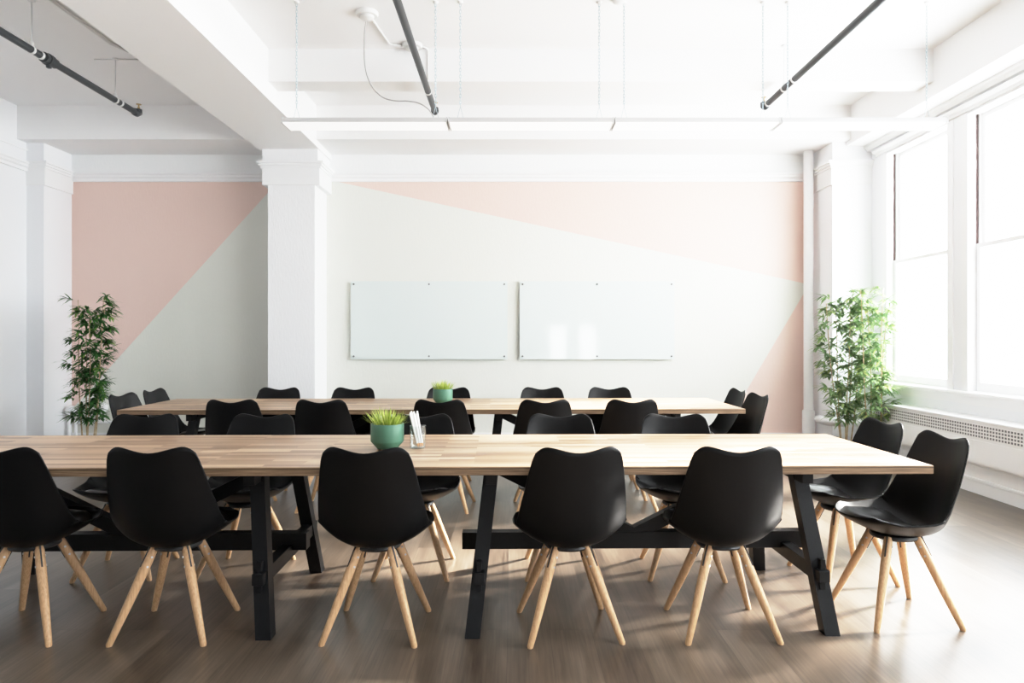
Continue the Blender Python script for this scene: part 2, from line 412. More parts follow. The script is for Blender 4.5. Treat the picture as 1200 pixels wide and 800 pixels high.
for i, (a, b) in enumerate(RW):
    w = bpy.data.objects.new(f'window_{7 + i}', None); C.objects.link(w); w['kind'] = 'structure'; w.location = ((a + b) / 2, YF, .45)
    h = (b - a) / 2
    obj('window_frame', boxes((-h, h, -.14, -.08, 0, .03), (-h, h, -.14, -.08, 1.14, 1.17), (-h, -h + .03, -.14, -.08, .03, 1.14), (h - .03, h, -.14, -.08, .03, 1.14)), M_TRIM, w)
    obj('pane', boxes((-h + .03, h - .03, -.112, -.108, .03, 1.14)), M_PANE, w)

# ------------------------------------------------------------------ radiator cover, pipes on walls
rc = thing('radiator_cover', 'long white radiator cover with perforated grille band under the windows', 'radiator', (3.72, 0, .262))
bm = bmesh.new(); L0, L1 = -1.2, 7.35
add_prism_y(bm, [(.0, 0), (.205, 0), (.205, .348), (-.012, .348), (-.012, .333), (0, .328)], L0, L1)
obj('cover', bm, M_TRIM, rc)
obj('grille', boxes((-.004, 0.004, L0 + .12, L1 - .05, .203, .309)), M_GRILLE, rc, label='perforated band of small dark slots')
obj('panel', boxes((-.003, .004, L0 + .02, L1 - .02, .018, .185)), M_TRIM, rc)
k = bmesh.new(); add_lathe(k, [(.012, 0), (.012, -.018), (.006, -.022)], (0, 4.86, .262), 14, 'x'); obj('latch', k, M_FIX, rc, 'auto')

v = thing('radiator_valve', 'small white pipe elbow on the baseboard under the radiator cover', 'valve', (3.755, 5.0, 0.0))
bm = bmesh.new(); add_tube(bm, [(.02, 0, .115), (-.015, 0, .115), (-.03, 0, .105), (-.035, 0, .08), (-.035, 0, .045), (-.02, 0, .035), (.02, 0, .035)], .014, 10)
obj('elbow', bm, M_FIX, v, True)
bm = bmesh.new(); add_lathe(bm, [(.024, -.012), (.026, 0), (.024, .012)], (-.035, 0, .115), 14, 'y'); obj('union_nut', bm, M_STEEL, v, 'auto')

p = thing('vertical_pipe', 'tall white vertical pipe where the mural meets the right pillar', 'pipe', (3.40, 8.20, 0))
bm = bmesh.new(); add_lathe(bm, [(.054, .0), (.054, 3.405)], seg=28); obj('pipe', bm, M_TRIM, p, 'auto')
bm = bmesh.new(); add_lathe(bm, [(.070, 0), (.070, .42), (.064, .44), (.054, .445)], seg=28); obj('lower_sleeve', bm, M_TRIM, p, 'auto')

p = tag(obj('horizontal_pipe', (lambda bm: (add_tube(bm, [(3.45, 8.05, .36), (3.43, 7.95, .36), (3.41, 7.80, .36), (3.44, 7.70, .36), (3.52, 7.66, .36), (3.70, 7.66, .36), (3.775, 7.66, .36)], .044, 16), bm)[1])(bmesh.new()), M_TRIM, None, True),
        'thick white wrapped pipe around the foot of the right pillar', 'pipe')

p = thing('radiator_pipework', 'white radiator pipes and valves on the back wall behind the left bamboo plant', 'pipe', (-4.85, 8.23, 0))
bm = bmesh.new()
add_tube(bm, [(-.17, 0, .0), (-.17, 0, .42)], .016, 12); add_tube(bm, [(-.17, 0, .30), (.28, 0, .30)], .018, 12); add_tube(bm, [(.28, 0, 0), (.28, 0, .48)], .022, 12)
add_tube(bm, [(.28, 0, .10), (2.0, 0, .10)], .018, 12); add_tube(bm, [(.16, 0, .30), (.16, 0, .46)], .012, 12)
obj('pipe', bm, M_TRIM, p, 'auto')
for x, z in ((-.20, .43), (.16, .47)):
    bm = bmesh.new(); add_lathe(bm, [(.02, .05), (.05, .03), (.062, .0), (.062, -.02), (.045, -.04), (.0, -.045)], (x, -.03, z), 20, 'y'); obj('valve_wheel', bm, M_TRIM, p, 'auto')
bm = bmesh.new(); add_tube(bm, [(-.17, 0, .40), (-.22, -.02, .38), (-.235, -.02, .30), (-.235, -.02, .14), (-.21, -.02, .10)], .018, 10); obj('elbow', bm, M_TRIM, p, True)

# ------------------------------------------------------------------ glass boards
def board(x0, x1, label):
    t = thing('glass_board', label, 'whiteboard', ((x0 + x1) / 2, YB - .045, 1.02), 0, 'frosted glass boards on the back wall')
    w = (x1 - x0) / 2; h = .905
    bm = boxes((-w, w, -.004, .004, 0, h)); o = obj('glass_panel', bm, M_BOARD, t)
    o.data.materials.append(M_BOARDEDGE)
    for p in o.data.polygons:
        if abs(p.normal.y) < .5: p.material_index = 1
    for z in (.035, h - .035):
        for x in (-w + .035, 0, w - .035):
            bm = bmesh.new(); add_lathe(bm, [(.009, .044), (.009, -.006), (.011, -.007), (.011, -.013), (.008, -.016)], (x, 0, z), 14, 'y'); obj('standoff', bm, M_STANDOFF, t, 'auto')
board((411 - 600) / 101, (594.5 - 600) / 101, 'left frosted glass whiteboard beside the white column')
board((609 - 600) / 101, (790.5 - 600) / 101, 'right frosted glass whiteboard nearer the windows')

# ------------------------------------------------------------------ ceiling: pendant lights, pipes, fittings
def link_chain(bm, x, y, z0, z1, step=.024, r=.0022):
    n = int((z1 - z0) / step)
    for i in range(n):
        z = z0 + (i + .5) * (z1 - z0) / n; hh = step * .72; ww = .0065
        pts = []
        for k in range(8):
            t = 2 * PI * k / 8; a, b = ww * math.cos(t), hh * math.sin(t)
            pts.append((x + a, y, z + b) if i % 2 else (x, y + a, z + b))
        add_tube(bm, pts + [pts[0]], r, 4, False)
FX0, FL, FY, FZ = -1.69, 1.22, 5.225, 2.84
def pendant(i, label):
    t = thing('pendant_light', label, 'ceiling light', (FX0 + FL * i, FY, FZ), 0, 'row of white linear pendant lights')
    g = .004
    bm = bmesh.new()
    add_prism_x(bm, [(0, 0.004), (.0, .018), (.012, .040), (.198, .040), (.21, .018), (.21, .004)], .012, FL - .012)
    obj('housing', bm, M_HOUSING, t)
    bm = bmesh.new(); add_prism_x(bm, [(.006, .004), (.012, -.002), (.198, -.002), (.204, .004)], .014, FL - .014); obj('diffuser', bm, M_DIFF, t)
    for x0, x1 in ((g, .012), (FL - .012, FL - g)):
        bm = bmesh.new(); add_prism_x(bm, [(-.003, .0), (-.003, .020), (.011, .044), (.199, .044), (.213, .020), (.213, 0), (.205, -.005), (.005, -.005)], x0, x1); obj('end_cap', bm, M_HOUSING, t)
    for x in (.085, FL - .10):
        bm = bmesh.new(); link_chain(bm, x, .105, .145, ZC - FZ - .012)
        add_tube(bm, [(x, .105, .15), (x - .028, .105, .040)], .0018, 5); add_tube(bm, [(x, .105, .15), (x + .028, .105, .040)], .0018, 5)
        obj('chain', bm, M_CHAIN, t)
        bm = bmesh.new(); add_lathe(bm, [(.02, ZC - FZ), (.018, ZC - FZ - .012), (.004, ZC - FZ - .016)], (x, .105, 0), 12); obj('ceiling_hook', bm, M_FIX, t, 'auto')
pendant(0, 'white linear pendant light nearest the white column, reached by the hanging cord')
pendant(1, 'white linear pendant light second along the row from the column')
pendant(2, 'white linear pendant light third along the row from the column')
pendant(3, 'white linear pendant light nearest the windows, at the right of the row')

def pipe_run(x, y1, label, rods, coupling=None, rings=()):
    t = thing('sprinkler_pipe', label, 'pipe', (x, y1, 3.40), 0, 'dark sprinkler pipes under the ceiling')
    L_ = y1 - YF
    bm = bmesh.new(); add_tube(bm, [(0, -L_, 0), (0, 0, 0)], .027, 16); obj('pipe', bm, M_PIPE, t, 'auto')
    bm = bmesh.new(); add_tube(bm, [(0, -.06, 0), (0, -.01, 0), (0, .018, .012), (0, .02, .045)], [.034, .036, .034, .03], 14); obj('elbow', bm, M_PIPE, t, True)
    bm = bmesh.new(); add_lathe(bm, [(.010, .04), (.012, .065), (.007, .068), (.006, .088), (.024, .090), (.024, .094), (.0, .096)], (0, .02, 0), 14); obj('sprinkler_head', bm, M_BRASS, t, 'auto', 'brass sprinkler head')
    for ry in rods:
        y = ry - y1; bm = bmesh.new(); add_tube(bm, [(0, y, .03), (0, y, ZC - 3.40)], .0055, 8); add_lathe(bm, [(.03, ZC - 3.40), (.026, ZC - 3.41), (.006, ZC - 3.415)], (0, y, 0), 12)
        obj('hanger_rod', bm, M_ROD, t, 'auto')
        bm = bmesh.new(); add_box(bm, -.012, .012, y - .012, y + .012, .024, .06, .003); add_lathe(bm, [(.0305, -.011), (.0305, .011)], (0, y + .0, 0), 18, 'y'); obj('pipe_clamp', bm, M_FIX, t, 'auto')
    for ry in rings:
        bm = bmesh.new(); add_lathe(bm, [(.0300, -.012), (.0300, .012)], (0, ry - y1, 0), 18, 'y'); obj('white_ring', bm, M_FIX, t, 'auto', 'white ring')
    if coupling:
        y = coupling - y1; bm = bmesh.new()
        add_lathe(bm, [(.030, -.07), (.040, -.068), (.040, -.03), (.046, -.028), (.046, .02), (.038, .022), (.038, .07), (.030, .072)], (0, y, 0), 18, 'y'); add_box(bm, -.014, .014, y - .02, y + .012, -.062, -.03, .004)
        obj('coupling', bm, M_PIPE, t, 'auto')
pipe_run(-3.56, 6.80, 'dark sprinkler pipe in the left bay, with a coupling', (3.7, 5.30, 6.42), 5.50, (5.40, 6.50))
pipe_run(-.727, 6.75, 'dark sprinkler pipe over the middle of the room, beside the hanging cord', (4.2,), None, (6.2,))
pipe_run(2.33, 6.60, 'dark sprinkler pipe nearest the windows, with a brass end', (3.8, 6.12), None, (5.9, 6.5))

def rose(name, x, y, r, label, cat):
    t = thing(name, label, cat, (x, y, ZC))
    bm = bmesh.new(); add_lathe(bm, [(r, 0), (r, -.018), (r * .92, -.028), (r * .6, -.030)], seg=30); obj('base', bm, M_FIX, t, 'auto')
    bm = bmesh.new(); add_lathe(bm, [(r * .62, -.028), (r * .60, -.05), (r * .45, -.058), (0, -.06)], seg=30); obj('cover', bm, M_FIX, t, 'auto')
    return t
rose('smoke_detector', -1.115, 5.50, .085, 'round white ceiling fitting where the hanging cord starts', 'ceiling fitting')
rose('junction_box', -.85, 6.10, .085, 'round white ceiling box just before the cross beam, by the middle pipe', 'ceiling fitting')
rose('smoke_detector', .78, 5.225, .075, 'round white smoke detector at the top edge, right of centre', 'ceiling fitting')
bm = bmesh.new(); add_tube(bm, [(-1.09, 5.60, ZC - .015), (-1.04, 6.06, ZC - .015), (-.93, 6.10, ZC - .012)], .009, 8)
tag(obj('surface_conduit', bm, M_FIX, None, True), 'thin white conduit on the ceiling between the two round fittings', 'conduit')
bm = bmesh.new(); add_tube(bm, [(-.77, 6.11, ZC - .012), (-.73, 6.17, ZC - .012), (-.725, 6.18, ZC - .03), (-.725, 6.18, 3.50)], .007, 8)
tag(obj('surface_conduit', bm, M_FIX, None, True), 'short white conduit dropping down the cross beam face', 'conduit')
# hanging cord: smooth path through measured points in the plane of the lights
def at(px, py, Y): return Vector(((px - 600) * Y / 838, Y, 1.265 + (396 - py) * Y / 838))
raw = [at(429, 25, 5.50), at(427, 42, 5.5), at(427.5, 75, 5.49), at(434, 98, 5.47), at(447, 113, 5.45), at(462, 118, 5.43), at(478, 118.5, 5.42), at(491, 121, 5.40), at(502, 128, 5.38), at(508, 137, 5.35)]
pts = []
for i in range(len(raw) - 1):
    p0, p1, p2, p3 = raw[max(i - 1, 0)], raw[i], raw[i + 1], raw[min(i + 2, len(raw) - 1)]
    for k in range(6):
        t = k / 6
        pts.append(0.5 * ((2 * p1) + (p2 - p0) * t + (2 * p0 - 5 * p1 + 4 * p2 - p3) * t * t + (3 * p1 - p0 - 3 * p2 + p3) * t ** 3))
pts.append(raw[-1])
bm = bmesh.new(); add_tube(bm, pts, .0050, 8); tag(obj('power_cord', bm, M_CORD, None, True), 'grey cord looping from the ceiling fitting down to the pendant lights', 'cord')
# left bay ceiling conduit
t = thing('ceiling_conduit', 'white conduit with patched plaster on the ceiling left of the deep beam', 'conduit', (-3.40, 5.0, ZC))
bm = bmesh.new(); add_tube(bm, [(0, -3.0, -.012), (0, 1.05, -.012), (.06, 1.22, -.012), (.14, 1.25, -.012)], .013, 8); obj('conduit', bm, M_FIX, t, True)
bm = bmesh.new(); add_tube(bm, [(-.35, 1.42, -.006), (.06, 1.42, -.006)], .006, 8); obj('cross_conduit', bm, M_FIX, t, True)
bm = bmesh.new(); add_lathe(bm, [(.05, 0), (.045, -.02), (0, -.024)], (.10, 1.28, 0), 18); obj('cap', bm, M_FIX, t, 'auto')

# ------------------------------------------------------------------ tables
TH = .73
def make_table(label, loc, rz, group):
    t = thing('trestle_table', label, 'table', loc, rz, group)
    bm = boxes((-1.175, 1.175, -.5, .5, TH - .036, TH), bev=.003)
    top = obj('tabletop', bm, M_TOP, t); top.data.materials.append(M_EDGE)
    for p in top.data.polygons:
        if p.normal.z < .6: p.material_index = 1
    for s in (-1, 1):
        xt, xb = s * .685, s * .765
        for q in (-1, 1):
            w, d = .032, .034
            yt, yb = q * .27, q * .43
            leg = bmesh.new()
            add_hex(leg, [(xb - w, yb - d, 0), (xb + w, yb - d, 0), (xb + w, yb + d, 0), (xb - w, yb + d, 0)],
                    [(xt - w, yt - d, TH - .037), (xt + w, yt - d, TH - .037), (xt + w, yt + d, TH - .037), (xt - w, yt + d, TH - .037)])
            lo = obj('leg', leg, M_BLACKWOOD, t)
            f = .245 / (TH - .037); xm, ym = xb + (xt - xb) * f, yb + (yt - yb) * f
            wb = bmesh.new(); add_box(wb, xm - .024, xm + .024, ym + q * .02, ym + q * .075, .222, .272, .003)
            add_hex(wb, [(xm - .010, ym + q * .036, .185), (xm + .010, ym + q * .036, .185), (xm + .010, ym + q * .056, .185), (xm - .010, ym + q * .056, .185)],
                    [(xm - .010, ym + q * .030, .315), (xm + .010, ym + q * .030, .315), (xm + .010, ym + q * .060, .315), (xm - .010, ym + q * .060, .315)])
            obj('wedged_tenon', wb, M_BLACKWOOD, lo)
        f = .245 / (TH - .037); xm = xb + (xt - xb) * f
        obj('crossbar', boxes((xm - .026, xm + .026, -.36, .36, .215, .278), bev=.002), M_BLACKWOOD, t)
        obj('top_rail', boxes((xt - .024, xt + .024, -.40, .40, TH - .095, TH - .036), bev=.002), M_BLACKWOOD, t)
        br = bmesh.new(); add_bar(br, (s * .0, 0, .315), (s * .665, 0, TH - .085), .056, .062); obj('brace', br, M_BLACKWOOD, t)
    obj('stretcher', boxes((-.83, .83, -.034, .034, .250, .330), bev=.002), M_BLACKWOOD, t)
    return t
RZ = math.radians(1.0)
def table_at(right_x, near_y, rz):
    """place by the near right corner"""
    c, s = math.cos(rz), math.sin(rz)
    return (right_x - (1.175 * c + .5 * s), near_y - (1.175 * s - .5 * c), 0)
lB = table_at(1.773, 3.005, RZ)
TB = make_table('wooden trestle table with black legs, nearer row, on the window side', lB, RZ, 'wooden trestle tables')
lA = (lB[0] - 2.405 * math.cos(RZ), lB[1] - 2.405 * math.sin(RZ), 0)
dup(TB, lA, RZ, 'wooden trestle table with black legs, nearer row, cut off by the left photo edge', 'wooden trestle tables')
RZ2 = math.radians(1.1)
lD = table_at(1.765, 5.40, RZ2)
dup(TB, lD, RZ2, 'wooden trestle table with black legs, further row, on the window side', 'wooden trestle tables')
lE = (lD[0] - 2.352 * math.cos(RZ2), lD[1] - 2.352 * math.sin(RZ2), 0)
dup(TB, lE, RZ2, 'wooden trestle table with black legs, further row, toward the left bamboo plant', 'wooden trestle tables')

# ------------------------------------------------------------------ chairs
def lerp_tab(tab, v):
    for (a, x), (b, y) in zip(tab, tab[1:]):
        if v <= b:
            t = (v - a) / (b - a); return x + (y - x) * t
    return tab[-1][1]
def smooth_tab(tab, v):
    """Catmull-Rom through (v, value)"""
    n = len(tab)
    for i in range(n - 1):
        if v <= tab[i + 1][0] or i == n - 2:
            t = (v - tab[i][0]) / (tab[i + 1][0] - tab[i][0])
            p1, p2 = tab[i][1], tab[i + 1][1]; p0 = tab[i - 1][1] if i else 2 * p1 - p2; p3 = tab[i + 2][1] if i + 2 < n else 2 * p2 - p1
            return 0.5 * (2 * p1 + (p2 - p0) * t + (2 * p0 - 5 * p1 + 4 * p2 - p3) * t * t + (3 * p1 - p0 - 3 * p2 + p3) * t ** 3)
# chair faces +y; profile from the front of the seat to the top of the back
PY = [(0, .250), (.08, .205), (.20, .110), (.32, .005), (.42, -.085), (.50, -.150), (.58, -.190), (.70, -.218), (.85, -.240), (1, -.262)]
PZ = [(0, .470), (.08, .438), (.20, .396), (.32, .376), (.42, .376), (.50, .404), (.58, .470), (.70, .576), (.85, .694), (1, .802)]
PW = [(0, .150), (.04, .182), (.10, .212), (.20, .232), (.32, .240), (.42, .240), (.52, .236), (.62, .228), (.75, .212), (.88, .196), (.96, .185), (1, .176)]
PE = [(0, .012), (.10, .046), (.25, .080), (.40, .102), (.50, .112), (.60, .098), (.75, .066), (.90, .044), (1, .034)]
def prof_pt(v): return Vector((0, smooth_tab(PY, v), smooth_tab(PZ, v)))
def shell_pt(u, v):
    p = prof_pt(v); e = 1e-3
    d = (prof_pt(min(1, v + e)) - prof_pt(max(0, v - e))).normalized()
    n = Vector((0, d.z, -d.y))            # seat: up, back: forward
    if n.z < 0 and v < .3: n = -n
    a = abs(u)
    p = p + n * smooth_tab(PE, v) * a ** 2.3
    p.x = u * smooth_tab(PW, v)
    if v < .25: p.y -= .055 * a ** 2.2 * (1 - v / .25) ** 1.5      # rounded seat front
    if v > .6:
        k = ((v - .6) / .4) ** 2.2
        hump = math.sin(min(a / .78, 1) * PI / 2) ** 2
        drop = max(0, (a - .70) / .30) ** 2.2
        p.z += k * (.021 * hump - .030 * drop - .002)
    return p, n
def shell_normal(u, v):
    e = 4e-3
    du = shell_pt(min(1, u + e), v)[0] - shell_pt(max(-1, u - e), v)[0]; dv = shell_pt(u, min(1, v + e))[0] - shell_pt(u, max(0, v - e))[0]
    n = du.cross(dv).normalized()
    return n if n.dot(shell_pt(u, v)[1]) > 0 else -n
def make_shell():
    bm = bmesh.new(); NU, NV, T = 26, 40, .0075
    us = [math.sin((-1 + 2 * i / NU) * PI / 2 * .93) / math.sin(PI / 2 * .93) for i in range(NU + 1)]
    inn, out = [], []
    for j in range(NV + 1):
        v = j / NV; r1, r2 = [], []
        for u in us:
            p = shell_pt(u, v)[0]; n = shell_normal(u, v)
            r1.append(bm.verts.new(p + n * T / 2)); r2.append(bm.verts.new(p - n * T / 2))
        inn.append(r1); out.append(r2)
    for g, flip in ((inn, 0), (out, 1)):
        for j in range(NV):
            for i in range(NU):
                f = (g[j][i], g[j][i + 1], g[j + 1][i + 1], g[j + 1][i]); bm.faces.new(f[::-1] if flip else f)
    loop = [(0, i) for i in range(NU)] + [(j, NU) for j in range(NV)] + [(NV, i) for i in range(NU, 0, -1)] + [(j, 0) for j in range(NV, 0, -1)]
    cen = Vector((0, 0, .55)); mids = []
    for j, i in loop:
        a, b = inn[j][i].co, out[j][i].co; m = (a + b) / 2
        jj, ii = min(max(j, 1), NV - 1), min(max(i, 1), NU - 1)
        o = (m - (inn[jj][ii].co + out[jj][ii].co) / 2).normalized()
        mids.append(bm.verts.new(m + o * .0035))
    n = len(loop)
    for k in range(n):
        (j, i), (j2, i2) = loop[k], loop[(k + 1) % n]
        bm.faces.new((inn[j][i], inn[j2][i2], mids[(k + 1) % n], mids[k])); bm.faces.new((mids[k], mids[(k + 1) % n], out[j2][i2], out[j][i]))
    return bm
def make_pad():
    bm = bmesh.new(); NU, NV = 20, 20; g = []
    for j in range(NV + 1):
        row = []
        for i in range(NU + 1):
            a, b = -1 + 2 * i / NU, -1 + 2 * j / NV
            # square to disc so that the pad is rounded
            x, y = a * math.sqrt(1 - b * b / 2.6), b * math.sqrt(1 - a * a / 2.6)
            u, v = x * .86, .245 + y * .20
            p = shell_pt(u, v)[0]; n = shell_normal(u, v)
            e = max(abs(a), abs(b)); t = .046 * (1 - e ** 5) ** .5 * (1 - .18 * e) + .002
            row.append(bm.verts.new(p + n * (t + .003)))
        g.append(row)
    for j in range(NV):
        for i in range(NU): bm.faces.new((g[j][i], g[j][i + 1], g[j + 1][i + 1], g[j + 1][i]))
    return bm
def make_chair(label, loc, rz, group):
    t = thing('shell_chair', label, 'chair', loc, rz, group)
    obj('shell', make_shell(), M_SHELL, t, True)
    obj('seat_pad', make_pad(), M_PAD, t, True)
    bm = bmesh.new(); add_lathe(bm, [(.075, .384), (.100, .376), (.104, .366), (.098, .358), (.07, .355)], (0, .0, 0), 28)
    for k in range(4):
        an = PI / 4 + k * PI / 2; d = Vector((math.cos(an), math.sin(an), 0)); s = d.cross(Vector((0, 0, 1)))
        p0 = Vector((0, 0, .372)) + d * .094; p1 = Vector((0, 0, .290)) + d * .133
        add_bar(bm, p0, p1, .006, .0425)
    obj('mounting_plate', bm, M_BLACKMETAL, t, 'auto')
    for k in range(4):
        an = PI / 4 + k * PI / 2; d = Vector((math.cos(an), math.sin(an), 0)); s = d.cross(Vector((0, 0, 1))).normalized()
        top, foot = Vector((0, 0, .372)) + d * .094, d * .272
        ax = (foot - top).normalized()
        bm = bmesh.new(); add_tube(bm, [top, top + (foot - top) * .04, top + (foot - top) * .25, top + (foot - top) * .6, foot + Vector((0, 0, .004)), foot + Vector((0, 0, .0))], [.0150, .0185, .0200, .0175, .0130, .0110], 16)
        for vv in bm.verts: vv.co.z = max(vv.co.z, .0)
        lg = obj('leg', bm, M_BEECH, t, 'auto', 'pale beech wood leg')
        for f in (.10, .20):
            c = top + (foot - top) * f; bm = bmesh.new()
            add_tube(bm, [c - s * .0215, c + s * .0215], .0046, 10); obj('bolt', bm, M_STEEL, lg, 'auto')
    return t

def R(d): return math.radians(d)
g1, g2, g3, g4 = 'chairs on the near side of the nearer tables', 'chairs on the far side of the nearer tables', 'chairs on the near side of the further tables', 'chairs on the far side of the further tables'
g5, g6, g7 = 'chairs at the window end of the nearer tables', 'chairs at the window end of the further tables', 'chairs at the left end of the further tables'
CH = [
 # near side of the nearer tables, backs to the viewer
 (-2.09, 3.13, R(-1), g1, 'black chair seen from behind at the nearer table, cut by the left photo edge'),
 (-1.465, 3.13, R(1), g1, 'black chair seen from behind, nearer table, second from the left photo edge'),
 (-.585, 3.125, R(-2), g1, 'black chair seen from behind directly in front of the nearer green pot'),
 (.245, 3.13, R(6), g1, 'black chair seen from behind at the nearer table, second from right of the front row'),
 (.915, 3.145, R(1), g1, 'black chair seen from behind, nearer table, beside the right-hand trestle legs'),
 # window end
 (1.75, 3.275, R(93), g5, 'black chair facing left at the table end, fully in view nearest the viewer'),
 (1.755, 3.81, R(96), g5, 'black chair facing left at the nearer table end, behind another, by the radiator'),
 # far side of nearer tables, facing the viewer
 (-2.10, 3.905, R(185), g2, 'black chair facing us behind the nearer table, closest to the left bamboo'),
 (-1.45, 3.905, R(177), g2, 'black chair facing us behind the nearer table, second from left of its row'),
 (-.53, 3.91, R(180), g2, 'black chair facing us behind the cup of white pencils'),
 (.275, 3.91, R(179), g2, 'black chair facing us behind the nearer table, second from right of its row'),
 (.925, 3.905, R(176), g2, 'black chair facing us behind the nearer table, rightmost of its row'),
 # near side of further tables
 (-2.02, 5.36, R(3), g3, 'black chair seen from behind at the further table, leftmost of its row'),
 (-1.365, 5.36, R(-1), g3, 'black chair seen from behind at the further table, second from left of its row'),
 (-.50, 5.36, R(-5), g3, 'black chair seen from behind in front of the further green pot'),
 (.225, 5.36, R(3), g3, 'black chair seen from behind at the further table, second from right of its row'),
 (.855, 5.37, R(2), g3, 'black chair seen from behind at the further table, rightmost of its row'),
 # far side of further tables
 (-2.07, 6.13, R(180), g4, 'black chair against the mural side, its back in front of the white column'),
 (-1.415, 6.13, R(178), g4, 'black chair facing us behind the further table, second from the column'),
 (-.56, 6.15, R(181), g4, 'black chair facing us behind the further green pot'),
 (.27, 6.16, R(180), g4, 'black chair facing us behind the further table, second from right of its row'),
 (.865, 6.17, R(178), g4, 'black chair facing us behind the further table, nearest the windows of its row'),
 # ends of further tables
 (1.72, 5.64, R(97), g6, 'black chair facing left at the window end of the further table, the nearer one'),
 (1.72, 6.17, R(94), g6, 'black chair facing left at the window end of the further table, the further one'),
 (-2.86, 5.66, R(-95), g7, 'black chair facing right at the left end of the further table, the nearer one'),
 (-2.86, 6.17, R(-92), g7, 'black chair facing right at the left end of the further table, the further one'),
]
c0 = None
for x, y, rz, g, lab in CH:
    if c0 is None: c0 = make_chair(lab, (x, y, 0), rz, g)
    else: dup(c0, (x, y, 0), rz, lab, g)

# ------------------------------------------------------------------ green pots with grass
def shade_layer(bm): return bm.verts.layers.float.new('shade')
def add_blade(bm, lay, base, direc, length, width, droop, shade, segs=4, tip=1.0):
    d = Vector(direc).normalized(); side = d.cross(Vector((0, 0, 1)))
    side = side.normalized() if side.length > 1e-3 else Vector((1, 0, 0))
    p = Vector(base); prev = None
    for i in range(segs + 1):
        t = i / segs; w = width * (math.sin(PI * (0.12 + .88 * t)) if t < 1 else 0.0)
        a, b = bm.verts.new(p - side * w / 2), bm.verts.new(p + side * w / 2)
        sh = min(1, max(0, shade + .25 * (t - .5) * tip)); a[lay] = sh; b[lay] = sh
        if prev: bm.faces.new((prev[0], prev[1], b, a))
        prev = (a, b)
        d = (d + Vector((0, 0, -droop / segs))).normalized(); p = p + d * length / segs
def make_pot(label, loc, group):
    t = thing('potted_grass', label, 'potted plant', loc, 0, group)
    bm = bmesh.new(); add_lathe(bm, [(0, 0), (.046, 0), (.050, .003), (.0775, .034), (.080, .040), (.080, .118), (.079, .121), (.074, .121), (.073, .117), (.073, .105), (0, .105)], seg=48)
    obj('pot', bm, M_POT, t, 'auto')
    bm = bmesh.new(); add_lathe(bm, [(.072, .104), (.072, .110), (.03, .114), (0, .114)], seg=30); obj('soil', bm, M_SOIL, t, True)
    bm = bmesh.new(); lay = shade_layer(bm); rnd = random.Random(3)
    for k in range(240):
        a = rnd.uniform(0, 2 * PI); r = .066 * math.sqrt(rnd.random()); lean = (r / .066) * rnd.uniform(.2, 1.25) + rnd.uniform(-.15, .2)
        add_blade(bm, lay, (r * math.cos(a), r * math.sin(a), .108), (math.cos(a) * lean, math.sin(a) * lean, 1), rnd.uniform(.040, .100), rnd.uniform(.0032, .0058), rnd.uniform(-.1, .6), rnd.uniform(.1, 1.0))
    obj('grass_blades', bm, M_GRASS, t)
    return t
gp = 'green pots of grass on the tables'
pot = make_pot('round green pot of lime grass on the nearer table beside the pencil cup', (-.605, 3.47, TH), gp)
dup(pot, (-.565, 5.84, TH), 1.2, 'round green pot of lime grass on the further table', gp)

# cup of pencils
cx, cy = -.457, 3.475
t = thing('pencil_cup', 'clear cup standing beside the green pot and holding white pencils', 'cup', (cx, cy, TH))
bm = bmesh.new(); add_lathe(bm, [(0, 0), (.036, 0), (.038, .003), (.039, .110), (.0365, .110), (.0355, .006), (0, .006)], seg=36); obj('cup_wall', bm, M_CUP, t, 'auto')
gpn = 'white pencils in the clear cup'
rnd = random.Random(5)
PN = [(1.45 * bx - .030, 1.35 * by, bx, by) for bx, by in ((.004, -.018), (.004, -.006), (.003, .006), (.004, .018), (.014, -.012), (.014, .0), (.014, .012), (.023, -.006), (.023, .006))]
for k, (tx, ty, bx, by) in enumerate(PN):
    p = thing('pencil', 'white pencil with an orange tip down, leaning in the clear cup', 'pencil', (cx + bx, cy + by, TH + .0072), 0, gpn)
    d = Vector((tx - bx, ty - by, .118)); d = d.normalized(); Lp = .168 + rnd.uniform(-.008, .008)
    bm = bmesh.new(); add_tube(bm, [d * .020, d * Lp], .0042, 8); obj('shaft', bm, M_PENCIL, p, 'auto')
    bm = bmesh.new(); add_tube(bm, [d * .0015, d * .020], [.0008, .0042], 8); obj('tip', bm, M_TIP, p, 'auto', 'orange raw wood tip')

